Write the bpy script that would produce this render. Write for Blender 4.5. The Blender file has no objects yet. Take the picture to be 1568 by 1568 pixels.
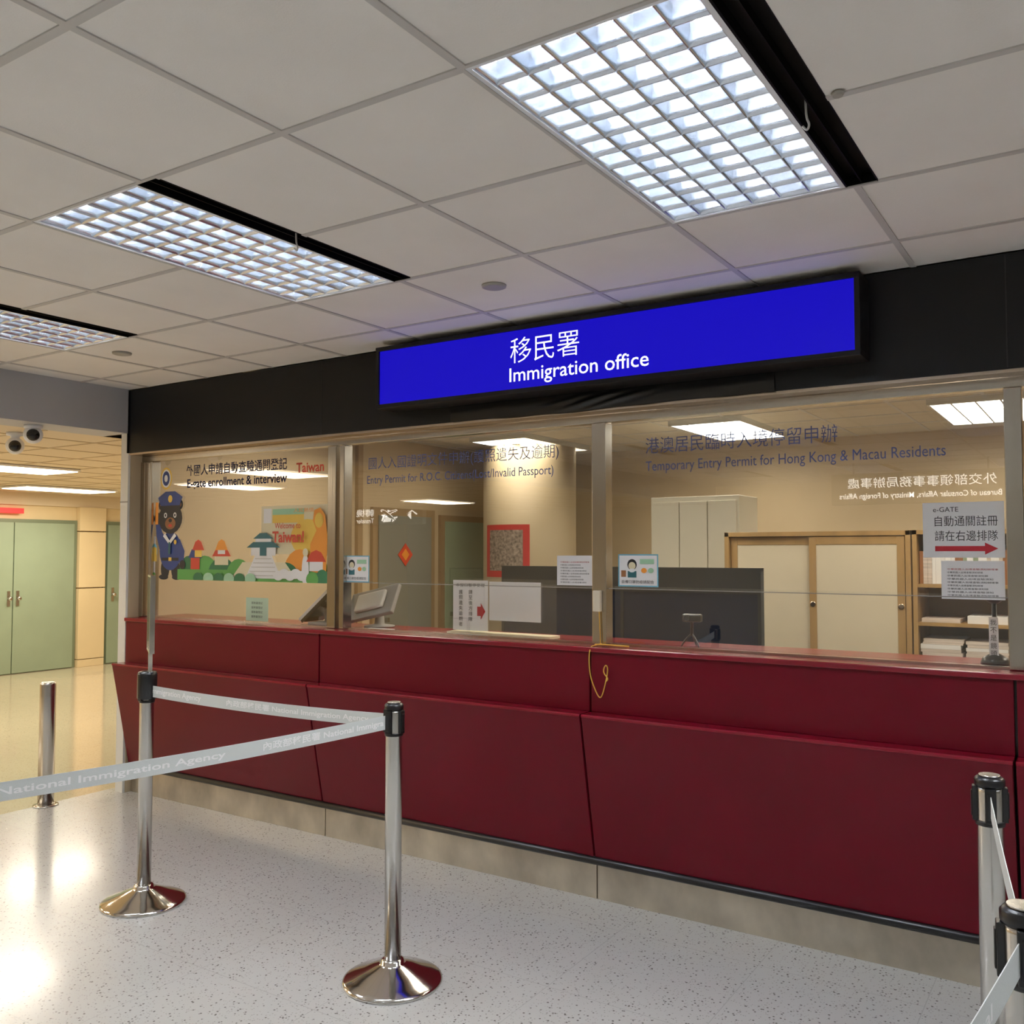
import bpy, bmesh, math, random
from mathutils import Vector, Matrix
random.seed(4)
SC=bpy.context.scene
COL=bpy.context.collection
H=1.61
# ---------------------------------------------------------------- materials
MATS={}
def mat(name,col=(0.8,0.8,0.8),rough=0.5,metal=0.0,emit=None,es=0.0,spec=0.5,coat=0.0,noise=None,bump=None,alpha=None):
    m=bpy.data.materials.new(name);m.use_nodes=True
    nt=m.node_tree;b=nt.nodes['Principled BSDF']
    b.inputs['Base Color'].default_value=(*col,1);b.inputs['Roughness'].default_value=rough
    b.inputs['Metallic'].default_value=metal;b.inputs['Specular IOR Level'].default_value=spec
    b.inputs['Coat Weight'].default_value=coat;b.inputs['Coat Roughness'].default_value=0.05
    if emit:
        b.inputs['Emission Color'].default_value=(*emit,1);b.inputs['Emission Strength'].default_value=es
    tc=None
    if noise or bump:
        tc=nt.nodes.new('ShaderNodeTexCoord')
    if noise:   # (scale, amount, stretch xyz)
        sc,am,st=noise
        mp=nt.nodes.new('ShaderNodeMapping');mp.inputs['Scale'].default_value=st
        n=nt.nodes.new('ShaderNodeTexNoise');n.inputs['Scale'].default_value=sc;n.inputs['Detail'].default_value=5
        nt.links.new(tc.outputs['Object'],mp.inputs[0]);nt.links.new(mp.outputs[0],n.inputs['Vector'])
        r=nt.nodes.new('ShaderNodeValToRGB')
        r.color_ramp.elements[0].position=0.3;r.color_ramp.elements[1].position=0.7
        r.color_ramp.elements[0].color=(*[c*(1-am) for c in col],1);r.color_ramp.elements[1].color=(*[min(1,c*(1+am)) for c in col],1)
        nt.links.new(n.outputs['Fac'],r.inputs[0]);nt.links.new(r.outputs[0],b.inputs['Base Color'])
    if bump:    # (scale,strength,stretch)
        sc,am,st=bump
        mp=nt.nodes.new('ShaderNodeMapping');mp.inputs['Scale'].default_value=st
        n=nt.nodes.new('ShaderNodeTexNoise');n.inputs['Scale'].default_value=sc;n.inputs['Detail'].default_value=3
        nt.links.new(tc.outputs['Object'],mp.inputs[0]);nt.links.new(mp.outputs[0],n.inputs['Vector'])
        bp=nt.nodes.new('ShaderNodeBump');bp.inputs['Strength'].default_value=am;bp.inputs['Distance'].default_value=0.01
        nt.links.new(n.outputs['Fac'],bp.inputs['Height']);nt.links.new(bp.outputs[0],b.inputs['Normal'])
    MATS[name]=m
    return m
S1=(1,1,1)
M_tile=mat('ceiling_tile',(0.86,0.83,0.78),0.8,spec=0.2,noise=(3,0.03,S1),bump=(220,0.12,S1))
M_bar=mat('ceiling_tbar',(0.56,0.54,0.51),0.5)
M_black=mat('fascia_black',(0.007,0.007,0.008),0.42,spec=0.3)
M_blackp=mat('black_plastic',(0.008,0.008,0.009),0.3)
M_slot=mat('slot_black',(0.003,0.003,0.003),0.6,spec=0.1)
M_red=mat('counter_red',(0.128,0.0010,0.0080),0.36,spec=0.22,noise=(2,0.06,S1),bump=(160,0.05,S1))
M_redtop=mat('counter_red_edge',(0.22,0.003,0.014),0.22,spec=0.5)
M_steel=mat('stainless',(0.60,0.58,0.55),0.22,1.0,bump=(60,0.05,(1,1,0.03)))
M_mull=mat('mullion_steel',(0.50,0.46,0.40),0.20,1.0,bump=(60,0.05,(1,1,0.03)))
M_kick=mat('kick_steel',(0.56,0.50,0.40),0.28,0.7,noise=(6,0.24,(1,1,0.7)))
M_frame=mat('frame_steel',(0.55,0.45,0.36),0.25,1.0)
M_chrome=mat('chrome',(0.70,0.68,0.65),0.10,1.0)
M_blue=mat('sign_blue',(0.002,0.001,0.10),0.4,emit=(0.006,0.003,0.42),es=0.9,spec=0.1)
M_signwhite=mat('sign_white',(0.9,0.9,0.9),0.5,emit=(0.9,0.93,1.0),es=0.9)
M_white=mat('white_paper',(0.86,0.86,0.86),0.6)
M_ink=mat('ink_black',(0.02,0.02,0.02),0.6)
M_inkred=mat('ink_red',(0.45,0.01,0.02),0.6)
M_txtblue=mat('text_blue',(0.07,0.10,0.30),0.6)
M_navy=mat('text_navy',(0.006,0.012,0.06),0.7,spec=0.2)
M_bulk=mat('bulkhead_paint',(0.46,0.46,0.48),0.6,noise=(2,0.03,S1))
M_wallw=mat('white_wall_tile',(0.75,0.75,0.72),0.3)
M_corw=mat('corridor_yellow',(0.74,0.59,0.34),0.5,noise=(1.5,0.05,S1))
M_corc=mat('corridor_ceiling',(0.70,0.59,0.42),0.7)
M_green=mat('green_door',(0.27,0.34,0.23),0.45,noise=(2,0.05,S1))
M_greend=mat('green_door_frame',(0.17,0.21,0.13),0.5)
M_offw=mat('office_wall_tan',(0.53,0.42,0.27),0.6,noise=(1.5,0.05,S1))
M_offc=mat('office_ceiling',(0.62,0.56,0.46),0.8)
M_offd=mat('office_door',(0.20,0.20,0.17),0.5)
M_wood=mat('light_oak',(0.42,0.26,0.10),0.45,noise=(8,0.18,(1,1,0.12)))
M_cream=mat('cream_door',(0.72,0.64,0.48),0.5,noise=(3,0.03,S1))
M_creamg=mat('cream_steel',(0.70,0.68,0.58),0.4)
M_part=mat('partition_navy',(0.013,0.020,0.050),0.8,spec=0.12,noise=(90,0.2,S1))
M_partt=mat('partition_top',(0.03,0.035,0.04),0.7,spec=0.2)
M_pillar=mat('office_pillar',(0.42,0.34,0.22),0.6)
M_carpet=mat('office_floor',(0.30,0.27,0.22),0.7,noise=(30,0.1,S1))
M_wood2=mat('panel_brown',(0.30,0.20,0.10),0.5)
M_hall=mat('hall_wall',(0.62,0.58,0.50),0.6)
M_belt=mat('belt_webbing',(0.76,0.80,0.78),0.6,bump=(300,0.1,S1))
M_belttxt=mat('belt_text',(0.99,0.99,0.99),0.6,emit=(1,1,1),es=0.08)
M_yel=mat('decal_yellow',(0.85,0.55,0.08),0.5)
M_ora=mat('decal_orange',(0.85,0.30,0.03),0.5)
M_dred=mat('decal_red',(0.62,0.05,0.02),0.5)
M_gr1=mat('decal_green',(0.10,0.36,0.07),0.5)
M_gr2=mat('decal_darkgreen',(0.02,0.16,0.06),0.5)
M_gr3=mat('decal_mint',(0.35,0.62,0.40),0.5)
M_teal=mat('decal_teal',(0.02,0.13,0.15),0.5)
M_crm=mat('decal_cream',(0.80,0.72,0.48),0.5)
M_dblue=mat('decal_blue',(0.02,0.05,0.22),0.5)
M_dblack=mat('decal_black',(0.008,0.008,0.012),0.5)
M_brown=mat('decal_brown',(0.30,0.12,0.04),0.5)
M_sky=mat('decal_skyblue',(0.15,0.45,0.60),0.5)
M_note=mat('green_note',(0.50,0.68,0.50),0.6)
M_poster=mat('poster_red',(0.55,0.02,0.025),0.5)
M_postg=mat('poster_print',(0.25,0.20,0.17),0.6,noise=(40,0.7,S1))
M_cord=mat('yellow_cord',(0.70,0.40,0.05),0.6)
M_grey=mat('grey_plastic',(0.30,0.29,0.27),0.45)
M_lgrey=mat('lightgrey_plastic',(0.60,0.58,0.54),0.45)
M_disc=mat('disc_cover',(0.36,0.34,0.30),0.45)
M_screen=mat('dark_screen',(0.02,0.02,0.022),0.15)
M_lampw=mat('lamp_housing',(0.85,0.87,0.9),0.5)
M_reflector=mat('lamp_reflector',(0.20,0.225,0.26),0.5)
M_louver=mat('louver_aluminium',(0.70,0.75,0.82),0.20,0.9)
M_tube=mat('fluorescent_tube',(1,1,1),0.5,emit=(0.95,0.97,1.0),es=80)
M_warm=mat('warm_diffuser',(1,1,1),0.5,emit=(1.0,0.84,0.58),es=4)
M_exit=mat('exit_red',(0.5,0.02,0.02),0.5,emit=(0.8,0.02,0.02),es=0.8)
M_book=mat('paper_stack',(0.66,0.58,0.52),0.7,noise=(60,0.25,(0.05,0.05,1)))
M_glossblack=mat('camera_dome',(0.01,0.01,0.01),0.06)

def glass_mat():
    m=bpy.data.materials.new('clear_glass');m.use_nodes=True;nt=m.node_tree
    for n in list(nt.nodes): nt.nodes.remove(n)
    o=nt.nodes.new('ShaderNodeOutputMaterial');mx=nt.nodes.new('ShaderNodeMixShader')
    t=nt.nodes.new('ShaderNodeBsdfTransparent');t.inputs[0].default_value=(0.965,0.975,0.97,1)
    g=nt.nodes.new('ShaderNodeBsdfGlossy');g.inputs['Roughness'].default_value=0.0;g.inputs[0].default_value=(1,1,1,1)
    lw=nt.nodes.new('ShaderNodeLayerWeight');lw.inputs[0].default_value=0.5
    pw=nt.nodes.new('ShaderNodeMath');pw.operation='POWER';pw.inputs[1].default_value=5
    mu=nt.nodes.new('ShaderNodeMath');mu.operation='MULTIPLY_ADD';mu.inputs[1].default_value=0.90;mu.inputs[2].default_value=0.11;mu.use_clamp=True
    nt.links.new(lw.outputs['Facing'],pw.inputs[0]);nt.links.new(pw.outputs[0],mu.inputs[0]);nt.links.new(mu.outputs[0],mx.inputs[0])
    nt.links.new(t.outputs[0],mx.inputs[1]);nt.links.new(g.outputs[0],mx.inputs[2]);nt.links.new(mx.outputs[0],o.inputs[0])
    return m
M_glass=glass_mat()

def terrazzo(name,base,speckA,speckB,rough,joint):
    m=bpy.data.materials.new(name);m.use_nodes=True;nt=m.node_tree;b=nt.nodes['Principled BSDF']
    L=nt.links.new
    tc=nt.nodes.new('ShaderNodeTexCoord')
    def vor(scale,thr,soft):
        v=nt.nodes.new('ShaderNodeTexVoronoi');v.inputs['Scale'].default_value=scale
        L(tc.outputs['Object'],v.inputs['Vector'])
        r=nt.nodes.new('ShaderNodeMapRange');r.inputs[1].default_value=thr;r.inputs[2].default_value=thr+soft
        r.inputs[3].default_value=1;r.inputs[4].default_value=0
        L(v.outputs['Distance'],r.inputs[0])
        # keep only some cells
        sp=nt.nodes.new('ShaderNodeSeparateColor');L(v.outputs['Color'],sp.inputs[0])
        gt=nt.nodes.new('ShaderNodeMath');gt.operation='GREATER_THAN';gt.inputs[1].default_value=0.45
        L(sp.outputs[0],gt.inputs[0])
        mm=nt.nodes.new('ShaderNodeMath');mm.operation='MULTIPLY';L(r.outputs[0],mm.inputs[0]);L(gt.outputs[0],mm.inputs[1])
        return mm
    n=nt.nodes.new('ShaderNodeTexNoise');n.inputs['Scale'].default_value=1.2;n.inputs['Detail'].default_value=6
    L(tc.outputs['Object'],n.inputs['Vector'])
    r0=nt.nodes.new('ShaderNodeValToRGB');r0.color_ramp.elements[0].color=(*[c*0.93 for c in base],1);r0.color_ramp.elements[1].color=(*[min(1,c*1.05) for c in base],1)
    L(n.outputs['Fac'],r0.inputs[0])
    cur=r0.outputs[0]
    for sc,thr,so,colr in ((55,0.17,0.08,speckA),(95,0.22,0.08,speckB),(30,0.10,0.05,speckA)):
        mm=vor(sc,thr,so);mx=nt.nodes.new('ShaderNodeMix');mx.data_type='RGBA'
        L(mm.outputs[0],mx.inputs[0]);L(cur,mx.inputs[6]);mx.inputs[7].default_value=(*colr,1);cur=mx.outputs[2]
    if joint:
        br=nt.nodes.new('ShaderNodeTexBrick');br.offset=0;br.inputs['Scale'].default_value=1
        br.inputs['Mortar Size'].default_value=0.0018;br.inputs['Brick Width'].default_value=0.6;br.inputs['Row Height'].default_value=0.6
        br.inputs['Mortar Smooth'].default_value=0.2
        L(tc.outputs['Object'],br.inputs['Vector'])
        mx=nt.nodes.new('ShaderNodeMix');mx.data_type='RGBA'
        L(br.outputs['Fac'],mx.inputs[0]);L(cur,mx.inputs[6]);mx.inputs[7].default_value=(*[c*0.80 for c in base],1);cur=mx.outputs[2]
    L(cur,b.inputs['Base Color']);b.inputs['Roughness'].default_value=rough
    b.inputs['Coat Weight'].default_value=0.35;b.inputs['Coat Roughness'].default_value=0.12
    return m
M_floor=terrazzo('terrazzo_floor',(0.51,0.51,0.49),(0.15,0.14,0.13),(0.35,0.34,0.32),0.24,True)
M_floorc=terrazzo('corridor_floor',(0.60,0.51,0.36),(0.40,0.30,0.18),(0.50,0.40,0.25),0.10,True)

# ---------------------------------------------------------------- helpers
def empty(name,loc=(0,0,0)):
    o=bpy.data.objects.new(name,None);COL.objects.link(o);o.location=loc;o.empty_display_size=0.1
    return o
def finish(name,bm,mats,parent=None,smooth=False,bevel=0,segs=2):
    me=bpy.data.meshes.new(name);bm.to_mesh(me);bm.free()
    if not isinstance(mats,(list,tuple)): mats=[mats]
    for m in mats: me.materials.append(m)
    if smooth:
        for p in me.polygons: p.use_smooth=True
    o=bpy.data.objects.new(name,me);COL.objects.link(o)
    if parent: o.parent=parent;o.matrix_parent_inverse=Matrix.Translation(-parent.location)
    if bevel:
        b=o.modifiers.new('bevel','BEVEL');b.width=bevel;b.segments=segs;b.limit_method='ANGLE'
    return o
def addbox(bm,x0,x1,y0,y1,z0,z1,mi=0,M=None):
    P=[(x0,y0,z0),(x1,y0,z0),(x1,y1,z0),(x0,y1,z0),(x0,y0,z1),(x1,y0,z1),(x1,y1,z1),(x0,y1,z1)]
    if M: P=[M@Vector(p) for p in P]
    v=[bm.verts.new(p) for p in P]
    for f in ((0,3,2,1),(4,5,6,7),(0,1,5,4),(1,2,6,5),(2,3,7,6),(3,0,4,7)):
        fc=bm.faces.new([v[i] for i in f]);fc.material_index=mi
def box(name,x0,x1,y0,y1,z0,z1,m,parent=None,bevel=0,M=None):
    bm=bmesh.new();addbox(bm,x0,x1,y0,y1,z0,z1,0,M)
    return finish(name,bm,m,parent,bevel=bevel)
def pane(name,x0,x1,y,z0,z1,parent):
    bm=bmesh.new();bm.faces.new([bm.verts.new(q) for q in ((x0,y,z0),(x1,y,z0),(x1,y,z1),(x0,y,z1))])
    return finish(name,bm,M_glass,parent)
def prism(name,poly,x0,x1,m,parent=None,bevel=0):
    """poly = list of (y,z), extruded along x"""
    bm=bmesh.new();a=[bm.verts.new((x0,y,z)) for y,z in poly];b=[bm.verts.new((x1,y,z)) for y,z in poly]
    bm.faces.new(a);bm.faces.new(b[::-1]);n=len(poly)
    for i in range(n): bm.faces.new((a[i],b[i],b[(i+1)%n],a[(i+1)%n]))
    bmesh.ops.recalc_face_normals(bm,faces=bm.faces)
    return finish(name,bm,m,parent,bevel=bevel)
def lathe(bm,prof,cx=0,cy=0,n=48,mi=0,axis='z',cap=True):
    rings=[]
    for r,z in prof:
        rings.append([bm.verts.new((cx+r*math.cos(2*math.pi*i/n),cy+r*math.sin(2*math.pi*i/n),z)) for i in range(n)])
    for a,b in zip(rings,rings[1:]):
        for i in range(n):
            f=bm.faces.new((a[i],a[(i+1)%n],b[(i+1)%n],b[i]));f.material_index=mi;f.smooth=True
    if cap:
        f=bm.faces.new(rings[0][::-1]);f.material_index=mi
        f=bm.faces.new(rings[-1]);f.material_index=mi
def lathe_obj(name,prof,loc,m,parent=None,n=48,rot=None):
    bm=bmesh.new();lathe(bm,prof,n=n)
    T=Matrix.Translation(loc)
    if rot: T=T@rot
    bmesh.ops.transform(bm,matrix=T,verts=bm.verts)
    return finish(name,bm,m,parent)
def tube(name,pts,r,m,parent=None,cyclic=False):
    cu=bpy.data.curves.new(name,'CURVE');cu.dimensions='3D';cu.bevel_depth=r;cu.bevel_resolution=3
    sp=cu.splines.new('NURBS');sp.points.add(len(pts)-1)
    for p,q in zip(sp.points,pts): p.co=(*q,1)
    sp.use_endpoint_u=True;sp.order_u=3
    t=bpy.data.objects.new(name,cu);COL.objects.link(t);bpy.context.view_layer.update()
    me=bpy.data.meshes.new_from_object(t.evaluated_get(bpy.context.evaluated_depsgraph_get()))
    bpy.data.objects.remove(t);me.name=name;me.materials.clear();me.materials.append(m)
    for p in me.polygons: p.use_smooth=True
    o=bpy.data.objects.new(name,me);COL.objects.link(o)
    if parent: o.parent=parent;o.matrix_parent_inverse=Matrix.Translation(-parent.location)
    return o
def text_mesh(body,bold=0.0,space=1.0,align='LEFT'):
    cu=bpy.data.curves.new('txt','FONT');cu.body=body;cu.size=1;cu.offset=bold;cu.resolution_u=3;cu.space_line=space;cu.align_x=align
    t=bpy.data.objects.new('txt',cu);COL.objects.link(t);bpy.context.view_layer.update()
    me=bpy.data.meshes.new_from_object(t.evaluated_get(bpy.context.evaluated_depsgraph_get()))
    bpy.data.objects.remove(t)
    return me
def text(name,body,x0,x1,z0,z1,y,m,parent=None,bold=0.0,flip=False,space=1.0,align='LEFT',fn=None):
    """fit text in an x/z rectangle on the plane y, facing -Y (or +Y when flip)"""
    me=text_mesh(body,bold,space,align);me.name=name
    xs=[v.co.x for v in me.vertices];ys=[v.co.y for v in me.vertices]
    a,b,c,d=min(xs),max(xs),min(ys),max(ys)
    for v in me.vertices:
        u=(v.co.x-a)/(b-a);w=(v.co.y-c)/(d-c)
        if fn: v.co=fn(u,w)
        else:
            X=x1+(x0-x1)*u if flip else x0+(x1-x0)*u
            v.co=(X,y,z0+(z1-z0)*w)
    me.materials.clear();me.materials.append(m)
    o=bpy.data.objects.new(name,me);COL.objects.link(o)
    if parent: o.parent=parent;o.matrix_parent_inverse=Matrix.Translation(-parent.location)
    return o
def flat(name,polys,parent,y0,dy=0.0006):
    """flat sticker artwork: list of (points[(x,z)],material) stacked towards -Y"""
    ms=[];bm=bmesh.new()
    for k,(pts,m) in enumerate(polys):
        if m not in ms: ms.append(m)
        f=bm.faces.new([bm.verts.new((x,y0-dy*k,z)) for x,z in pts]);f.material_index=ms.index(m)
    bmesh.ops.triangulate(bm,faces=bm.faces)
    return finish(name,bm,ms,parent)
def ell(cx,cz,rx,rz,n=20,a0=0,a1=360):
    return [(cx+rx*math.cos(math.radians(a0+(a1-a0)*i/n)),cz+rz*math.sin(math.radians(a0+(a1-a0)*i/n))) for i in range(n if a1-a0==360 else n+1)]
def rect(x0,x1,z0,z1): return [(x0,z0),(x1,z0),(x1,z1),(x0,z1)]

# ---------------------------------------------------------------- room shell
ZC=2.72
XB=-5.6          # bulkhead / office side wall
def quadplane(name,x0,x1,y0,y1,z,m,down=False):
    bm=bmesh.new();addbox(bm,x0,x1,y0,y1,z-(0 if down else 0.1),z+(0.1 if down else 0),0)
    return finish(name,bm,m)
quadplane('floor',-5.77,5,-7,3.9,0,M_floor)
quadplane('floor_corridor',-12.4,-5.77,-7,12,0,M_floorc)
quadplane('floor_office',-5.68,2.6,3.9,8.7,0,M_carpet)

# fixture holes (x0,x1,y0,y1) incl. air slot
P=0.596;X0=-1.22;Y0=1.67
FX=[X0+3*P*k for k in (-2,-1,0,1,2)]
FY=[Y0,Y0-6*P,Y0-12*P]
LW=0.565;SL=0.095;LL=2*P
holes=[]
for fx in FX:
    for fy in FY: holes.append((fx,fx+LW+SL,fy,fy+LL))
def grid_ceiling(name,xa,xb,ya,yb,z,x0,y0,p,holes,mt,mb,w=0.011):
    xs={xa,xb};ys={ya,yb};lx=[];ly=[]
    k=math.floor((xa-x0)/p)
    while x0+k*p<xb:
        g=x0+k*p
        if g>xa: lx.append(g)
        k+=1
    k=math.floor((ya-y0)/p)
    while y0+k*p<yb:
        g=y0+k*p
        if g>ya: ly.append(g)
        k+=1
    for g in lx: xs|={g-w,g+w}
    for g in ly: ys|={g-w,g+w}
    for h in holes: xs|={h[0],h[1]};ys|={h[2],h[3]}
    xs=sorted(x for x in xs if xa<=x<=xb);ys=sorted(y for y in ys if ya<=y<=yb)
    bm=bmesh.new()
    for a,b in zip(xs,xs[1:]):
        if b-a<1e-5: continue
        for c,d in zip(ys,ys[1:]):
            if d-c<1e-5: continue
            mx,my=(a+b)/2,(c+d)/2
            if any(h[0]<mx<h[1] and h[2]<my<h[3] for h in holes): continue
            bar=any(abs(mx-g)<w for g in lx) or any(abs(my-g)<w for g in ly)
            zz=z-0.004 if bar else z
            f=bm.faces.new([bm.verts.new(q) for q in ((a,d,zz),(b,d,zz),(b,c,zz),(a,c,zz))]);f.material_index=1 if bar else 0
            if bar:
                addbox(bm,a,b,c,d,z-0.0039,z+0.003,1)
    return finish(name,bm,[mt,mb])
grid_ceiling('ceiling',XB,5,-7,3.81,ZC,X0,Y0,P,holes,M_tile,M_bar)
box('ceiling_slab',-12.5,5.2,-7.2,12.2,3.05,3.15,M_hall)
grid_ceiling('ceiling_office',XB,2.6,3.95,8.6,2.66,-4.9,6.8,0.6,[],M_offc,M_bar)
grid_ceiling('ceiling_corridor',-12.3,-5.9,-7,12,2.42,-8.7,4.0,0.6,[],M_corc,M_offw)
# bulkhead between the hall and the corridor
box('wall_bulkhead',-5.9,XB,-7,3.81,2.42,3.0,M_bulk)
# office side wall and its white tiled end
box('wall_office_left',-5.67,-5.601,3.83,12,0,3.0,M_offw)
box('wall_end_tile',-5.685,-5.606,3.812,3.829,0,2.42,M_wallw)
for i,z in enumerate((0.75,1.95)):
    box('trim_%d'%(i+1),-5.688,-5.604,3.810,3.8118,z,z+0.008,M_grey)
box('wall_office_back',XB,2.6,8.6,8.75,0,3.0,M_offw)
box('wall_office_right',2.6,2.75,3.9,8.75,0,3.0,M_offw)
box('wall_back',-12.4,5.1,-7.2,-7,0,3.0,M_hall)
box('wall_right',5,5.2,-7,3.9,0,3.0,M_hall)
box('wall_front',1.46,5.0,3.81,3.98,0,3.0,M_hall)
box('wall_corridor_far',-12.5,-12.3,-7,12,0,3.0,M_corw)
box('wall_corridor_end',-12.5,-5.6,12,12.2,0,3.0,M_corw)
box('trim_cornice',-12.3,-12.24,-7,12,2.25,2.42,M_corc)

# corridor doors
def corridor_door(y0,y1,two=True):
    r=empty('door',(-12.25,(y0+y1)/2,0))
    box('frame',-12.3,-12.26,y0-0.05,y1+0.05,0,2.06,M_greend,r)
    mid=(y0+y1)/2
    for a,b in (((y0,mid-0.006),(mid+0.006,y1)) if two else ((y0,y1),)):
        box('leaf',-12.26,-12.235,a,b,0.01,2.01,M_green,r,0.003)
    for s in (-1,1):
        if two or s>0:
            hy=mid+s*0.06 if two else y0+0.08
            box('handle_plate',-12.236,-12.225,hy-0.02,hy+0.02,0.9,1.10,M_steel,r)
            lathe_obj('knob',[(0.012,0),(0.012,0.03),(0.026,0.035),(0.028,0.055),(0.015,0.065)],(-12.225,hy,1.0),M_chrome,r,20,Matrix.Rotation(math.pi/2,4,'Y'))
    return r
corridor_door(5.80,7.50).name='door_1'
corridor_door(8.02,8.9,False).name='door_2'
corridor_door(3.0,4.7).name='door_3'
bm=bmesh.new()
for z0,z1 in ((0,0.1),(0.11,1.10),(1.115,1.90),(1.915,2.25)):
    addbox(bm,-12.3,-12.2,7.56,7.96,z0,z1,0)
finish('wall_corridor_pier',bm,M_corw,bevel=0.004)
r=empty('exit_sign',(-12.2,6.4,2.17));box('housing',-12.24,-12.19,6.05,6.75,2.13,2.20,M_exit,r,0.004)
box('mount',-12.3,-12.24,6.3,6.5,2.15,2.18,M_grey,r)

# ---------------------------------------------------------------- ceiling lights
def louver_mesh():
    bm=bmesh.new();nx,ny=6,12
    W,L=LW-0.03,LL-0.03
    zb=0.002
    def blade(p0,p1,nrm,zt,wt):
        prof=[(0.0015,zb),(0.002,zb+(zt-zb)*0.35),(0.004,zb+(zt-zb)*0.7),(wt,zt)]
        ring=[]
        for sgn in (-1,1):
            ring.append([[bm.verts.new((p[0]+nrm[0]*sgn*o,p[1]+nrm[1]*sgn*o,z)) for o,z in prof] for p in (p0,p1)])
        for k,sg in enumerate(ring):
            for j in range(len(prof)-1):
                q=[sg[0][j],sg[1][j],sg[1][j+1],sg[0][j+1]]
                f=bm.faces.new(q if k==0 else q[::-1]);f.smooth=True
        bm.faces.new([ring[0][0][0],ring[1][0][0],ring[1][1][0],ring[0][1][0]])
    for i in range(nx+1):
        x=0.015+W*i/nx;blade((x,0.015),(x,0.015+L),(1,0),0.055,0.007)
    for j in range(ny+1):
        y=0.015+L*j/ny;blade((0.015,y),(0.015+W,y),(0,1),0.055,0.010)
    me=bpy.data.meshes.new('louver');bm.to_mesh(me);bm.free();me.materials.append(M_louver);return me
ME_louver=louver_mesh()
def housing_mesh():
    bm=bmesh.new()
    # rim
    for a in ((0,LW,0,0.013),(0,LW,LL-0.013,LL),(0,0.013,0.013,LL-0.013),(LW-0.013,LW,0.013,LL-0.013)):
        addbox(bm,a[0],a[1],a[2],a[3],-0.002,0.01,0);addbox(bm,a[0],a[1],a[2],a[3],0.01,0.13,2)
    addbox(bm,0,LW,0,LL,0.13,0.14,2)
    # black air slot
    addbox(bm,LW,LW+0.006,0,LL,-0.002,0.16,1);addbox(bm,LW+SL-0.004,LW+SL,0,LL,-0.002,0.16,1)
    addbox(bm,LW,LW+SL,-0.001,0.003,0.0,0.16,1);addbox(bm,LW,LW+SL,LL-0.003,LL+0.001,0.0,0.16,1)
    addbox(bm,LW,LW+SL,0,LL,0.03,0.17,1);addbox(bm,LW+0.044,LW+0.048,0,LL,0.004,0.03,1)
    me=bpy.data.meshes.new('housing');bm.to_mesh(me);bm.free()
    for m in (M_lampw,M_slot,M_reflector): me.materials.append(m)
    return me
ME_house=housing_mesh()
def tubes_mesh():
    bm=bmesh.new()
    for i in range(3):
        x=LW*(i+0.5)/3
        n=8
        a=[bm.verts.new((x+0.013*math.cos(6.2832*k/n),0.02,0.09+0.013*math.sin(6.2832*k/n))) for k in range(n)]
        b=[bm.verts.new((v.co.x,LL-0.02,v.co.z)) for v in a]
        for k in range(n): bm.faces.new((a[k],b[k],b[(k+1)%n],a[(k+1)%n]))
    me=bpy.data.meshes.new('tubes');bm.to_mesh(me);bm.free();me.materials.append(M_tube);return me
ME_tubes=tubes_mesh()
def ceiling_light(x,y,z):
    r=empty('ceiling_light',(x,y,z))
    for n,me in (('housing',ME_house),('louver',ME_louver),('tubes',ME_tubes)):
        o=bpy.data.objects.new(n,me);COL.objects.link(o);o.parent=r
for j,fy in enumerate(FY):
    for fx in FX: ceiling_light(fx,fy,ZC)
# office lights
for ox in (-4.9,-2.95,-1.05,0.9):
    for oy in (6.8,4.5):
        r=empty('office_ceiling_light',(ox,oy,2.66))
        bm=bmesh.new()
        for a in ((0,0.6,0,0.02),(0,0.6,1.18,1.2),(0,0.02,0.02,1.18),(0.58,0.6,0.02,1.18)): addbox(bm,ox+a[0],ox+a[1],oy+a[2],oy+a[3],2.615,2.655,0)
        for k in range(1,4): addbox(bm,ox+0.15*k-0.006,ox+0.15*k+0.006,oy+0.02,oy+1.18,2.617,2.636,0)
        for k in range(1,10): addbox(bm,ox+0.02,ox+0.58,oy+0.12*k-0.006,oy+0.12*k+0.006,2.617,2.636,0)
        finish('frame',bm,M_louver,r)
        bm=bmesh.new();addbox(bm,ox+0.02,ox+0.58,oy+0.02,oy+1.18,2.652,2.655);finish('diffuser',bm,M_warm,r)
        ld=bpy.data.lights.new('lamp','AREA');ld.shape='RECTANGLE';ld.size=0.5;ld.size_y=1.1;ld.energy=16;ld.color=(1,0.88,0.70)
        lo=bpy.data.objects.new('lamp',ld);COL.objects.link(lo);lo.parent=r;lo.location=(0.3,0.6,-0.015)
# corridor lights
for cx,cy in ((-9.0,4.0),(-11.4,6.0),(-9.0,8.4),(-9,0),(-9,-4),(-11.4,1.6),(-7.2,1.0),(-7.2,6.2)):
    r=empty('corridor_light',(cx,cy,2.42))
    box('frame',cx,cx+0.6,cy,cy+1.2,2.395,2.414,M_lampw,r)
    box('diffuser',cx+0.02,cx+0.58,cy+0.02,cy+1.18,2.388,2.394,M_warm,r)
    ld=bpy.data.lights.new('lamp','AREA');ld.shape='RECTANGLE';ld.size=0.55;ld.size_y=1.1;ld.energy=14 if cx>-8 else 33;ld.color=(1,0.90,0.74)
    lo=bpy.data.objects.new('lamp',ld);COL.objects.link(lo);lo.parent=r;lo.location=(0.3,0.6,-0.04)

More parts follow.
